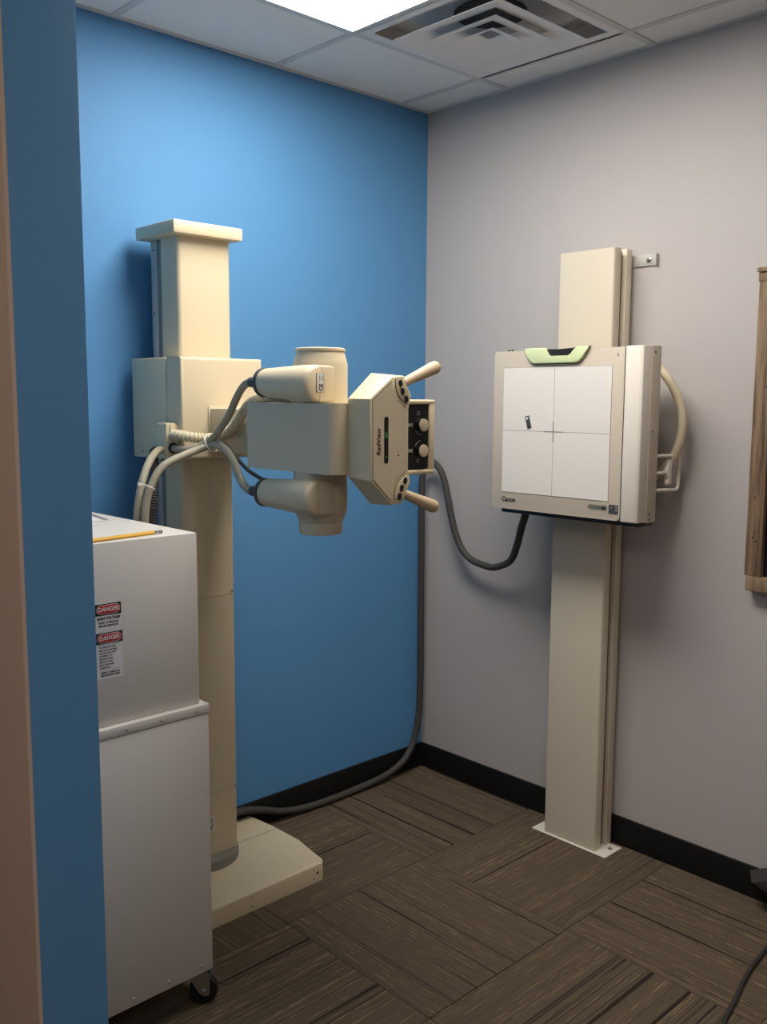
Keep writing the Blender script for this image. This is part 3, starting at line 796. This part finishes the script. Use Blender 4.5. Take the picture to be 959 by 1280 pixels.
# pale green carry handle and dark recess
def gh(o): return [(y, z) for y, z in o]
g_out = [(-.752, 1.768), (-.7555, 1.752), (-.765, 1.736), (-.780, 1.7215), (-.792, 1.7165), (-.955, 1.7165), (-.970, 1.7200), (-.987, 1.734), (-.996, 1.750), (-1.006, 1.766), (-1.010, 1.769), (-.961, 1.769), (-.953, 1.755), (-.942, 1.742), (-.930, 1.7365), (-.862, 1.7365), (-.850, 1.745), (-.843, 1.755), (-.836, 1.768)]
f = NB(); loft(f, [(DX + .006, y, z) for y, z in g_out], [(DX - .012, y, z) for y, z in g_out], bev_b=.004, seg=3); obj('carry_handle', f, MT['green'], det)
g2 = [(y + (.0025 if y > -.88 else -.0025), z - (.0025 if z < 1.73 else 0)) for y, z in g_out[:11]] + [(-.88, 1.762)]
f = NB(); loft(f, [(DX + .002, y, z) for y, z in g2], [(DX - .001, y, z) for y, z in g2]); obj('handle_gap', f, MT['dark'], det)
f = NB(); box(f, DX - .0015, DX + .01, -.964, -.832, 1.734, 1.7625); obj('handle_recess', f, MT['black'], det)
# right side cover
c_out = [(-.2155, -1.1415), (-.2905, -1.1415), (-.2935, -1.1445), (-.2935, -1.188), (-.2915, -1.1955), (-.287, -1.2010), (-.280, -1.203), (-.246, -1.2035), (-.2155, -1.203)]
f = NB(); loft(f, [(x, y, 1.2165) for x, y in c_out], [(x, y, 1.764) for x, y in c_out], bev_b=.003, bev_a=.003); cv = obj('side_cover', f, MT['cover'], ws)
f = NB(); box(f, -.245, -.190, -1.2055, -1.12, 1.2135, 1.7655, .002); se = obj('side_end_plate', f, MT['bucky'], ws)
s3 = None
for z in (1.745, 1.500, 1.242, 1.224):
    if s3 is None:
        s3 = obj('screw', screw_mesh(.004, .002), MT['dark'], se, origin=(0, 0, 0)); s3.location = Vector((-.227, -1.2055, z)) - worigin(se)
    else: inst(s3, (-.227, -1.2055, z), se)
f = NB(); box(f, -.272, -.190, -1.198, -.646, 1.2020, 1.2160, .002); obj('bottom_rail', f, MT['black'], ws)
f = NB()
for y in (-.668, -.652):
    f = NB(); lathe(f, [(0, .0045), (.006, .0045), (.0065, .003)], (-.255, y, 1.762), (0, 0, 1), 12); obj('top_pin', f, MT['black'], det)
# loop handle with release lever
f = NB(); tube(f, fillet_path([(-.205, -1.200, 1.423), (-.045, -1.200, 1.419), (-.048, -1.200, 1.308), (-.207, -1.200, 1.314)], .016), .0058, 12, smooth=False); obj('loop_handle', f, MT['cover'], ws)
f = NB(); tube(f, [(-.205, -1.200, 1.368), (-.15, -1.200, 1.367), (-.128, -1.200, 1.367)], .0055, 12)
lv = [(-.140, 1.367), (-.128, 1.378), (-.122, 1.390), (-.118, 1.408), (-.100, 1.408), (-.098, 1.330), (-.126, 1.328), (-.127, 1.335), (-.120, 1.345), (-.124, 1.358)]
loft(f, [(x, -1.206, z) for x, z in lv], [(x, -1.194, z) for x, z in lv], bev_b=.002, bev_a=.002); obj('release_lever', f, MT['cover'], ws)
f = NB(); tube(f, [(-.16, -1.085, 1.716), (-.12, -1.115, 1.716), (-.09, -1.146, 1.695), (-.088, -1.187, 1.645), (-.086, -1.217, 1.585), (-.086, -1.228, 1.530), (-.086, -1.222, 1.470), (-.088, -1.201, 1.415), (-.090, -1.164, 1.368), (-.11, -1.125, 1.335), (-.15, -1.085, 1.322)], .0138, 18); obj('cable_loop', f, MT['hose'], ws)

# marker tag on the detector
f = NB()
cz, cy = 1.5215, -.769; d1 = Vector((0, .28, .96)); d2 = Vector((0, -.96, .28))
def mk(a, bb, x): return Vector((x, cy, cz)) + d1 * a + d2 * bb
A = [(.021, -.008), (.021, .008), (-.021, .008), (-.021, -.008)]
loft(f, [mk(a, bb, DX - .0016) for a, bb in A], [mk(a, bb, DX - .0046) for a, bb in A], bev_b=.0008)
mo = obj('marker_tag', f, MT['gland'], None, origin=(DX - .002, cy, cz)); tag(mo, 'small dark marker tag with a white dot stuck on the upper left white panel', 'marker')
f = NB(); c0 = mk(.013, 0, DX - .0046); lathe(f, [(0, .0045), (.0006, .0045)], c0, (-1, 0, 0), 14); obj('dot', f, MT['white'], mo)

# cable from the detector along the corner and the floor
cd = []
f = NB(); tube(f, [(-.206, -.702, 1.2012), (-.197, -.692, 1.180), (-.16, -.648, 1.130), (-.12, -.600, 1.062), (-.09, -.545, .990), (-.075, -.460, .952), (-.068, -.400, .950), (-.064, -.327, .963), (-.060, -.272, 1.000), (-.060, -.237, 1.060), (-.060, -.212, 1.130), (-.060, -.193, 1.200), (-.060, -.172, 1.268), (-.060, -.145, 1.315), (-.058, -.105, 1.340), (-.055, -.068, 1.333), (-.054, -.045, 1.290), (-.054, -.040, 1.200), (-.050, -.037, .92), (-.048, -.037, .58), (-.052, -.037, .29), (-.078, -.036, .155), (-.118, -.036, .090), (-.165, -.036, .056), (-.235, -.036, .034), (-.305, -.036, .024), (-.480, -.036, .0165), (-.565, -.036, .0165), (-.646, -.034, .018), (-.725, -.030, .025), (-.802, -.028, .042), (-.876, -.028, .070), (-.948, -.029, .092), (-1.010, -.030, .100), (-1.06, -.034, .100)], .0135, 16, 8)
cdo = obj('detector_cable', f, MT['conduit'], None, origin=(-.05, -.04, 0)); tag(cdo, 'thick dark cable drooping from the detector, then down the corner and along the black baseboard', 'cable')

# ------------------------------------------------------------------ wooden framed window on the grey wall
wf = thing('wooden_frame', 'weathered rustic wooden frame with dark pane on grey wall at right edge', 'frame', (-.002, -1.86, 1.0))
f = NB(); box(f, -.030, -.002, -1.482, -1.430, 1.054, 1.956, .002); obj('side_board', f, MT['wood'], wf)
f = NB(); box(f, -.030, -.002, -2.292, -2.240, 1.054, 1.956, .002); obj('side_board', f, MT['wood'], wf)
f = NB(); box(f, -.032, -.002, -2.296, -1.4275, 1.9565, 1.982, .002); obj('top_board', f, MT['wood'], wf)
f = NB(); box(f, -.038, -.002, -2.302, -1.424, 1.984, 1.997, .002); obj('top_trim', f, MT['wood'], wf)
f = NB(); box(f, -.040, -.002, -2.304, -1.440, 1.008, 1.0535, .003); obj('sill_board', f, MT['wood'], wf)
f = NB(); box(f, -.010, -.002, -2.240, -1.482, 1.054, 1.956); obj('pane', f, MT['glass_dark'], wf)
f = NB()
for y, z in ((-1.474, 1.86), (-1.470, 1.64), (-1.452, 1.30), (-1.456, 1.19), (-1.452, 1.175), (-1.462, 1.165)):
    f = NB(); lathe(f, [(0, .004), (.0006, .004)], (-.0301, y, z), (-1, 0, 0), 8, 0.6); obj('knot', f, MT['ink'], wf)

# black case at the right edge and its cord
f = NB()
A = [(-.020, -1.497, .098), (-.020, -1.545, .124), (-.020, -1.85, .126), (-.020, -1.85, .075), (-.020, -1.545, .080)]
loft(f, A, [(x - .075, y - .04, z) for x, y, z in A], bev_b=.005, bev_a=.003)
bc = obj('black_case', f, MT['rubber'], None, origin=(-.08, -1.70, 0)); tag(bc, 'dark angular case standing by the baseboard, cut by the right edge of the picture', 'case')
for x in (-.04, -.08):
    for y in (-1.70, -1.82):
        f = NB(); lathe(f, [(0, .009), (.002, .010), (.080, .008)], (x, y, 0), (0, 0, 1), 12); obj('foot', f, MT['black'], bc)
f = NB(); tube(f, [(-.13, -1.685, .0065), (-.16, -1.670, .0065), (-.20, -1.662, .0065), (-.257, -1.666, .0065), (-.33, -1.672, .0065), (-.41, -1.682, .0065), (-.48, -1.696, .0065), (-.556, -1.714, .0065), (-.669, -1.739, .0065), (-.80, -1.80, .0065), (-.95, -1.92, .0065), (-1.05, -2.10, .0065)], .0062, 12)
pcd = obj('power_cord', f, MT['rubber'], None, origin=(-.41, -1.68, 0)); tag(pcd, 'thin black cord lying on the carpet in the lower right corner', 'cord')
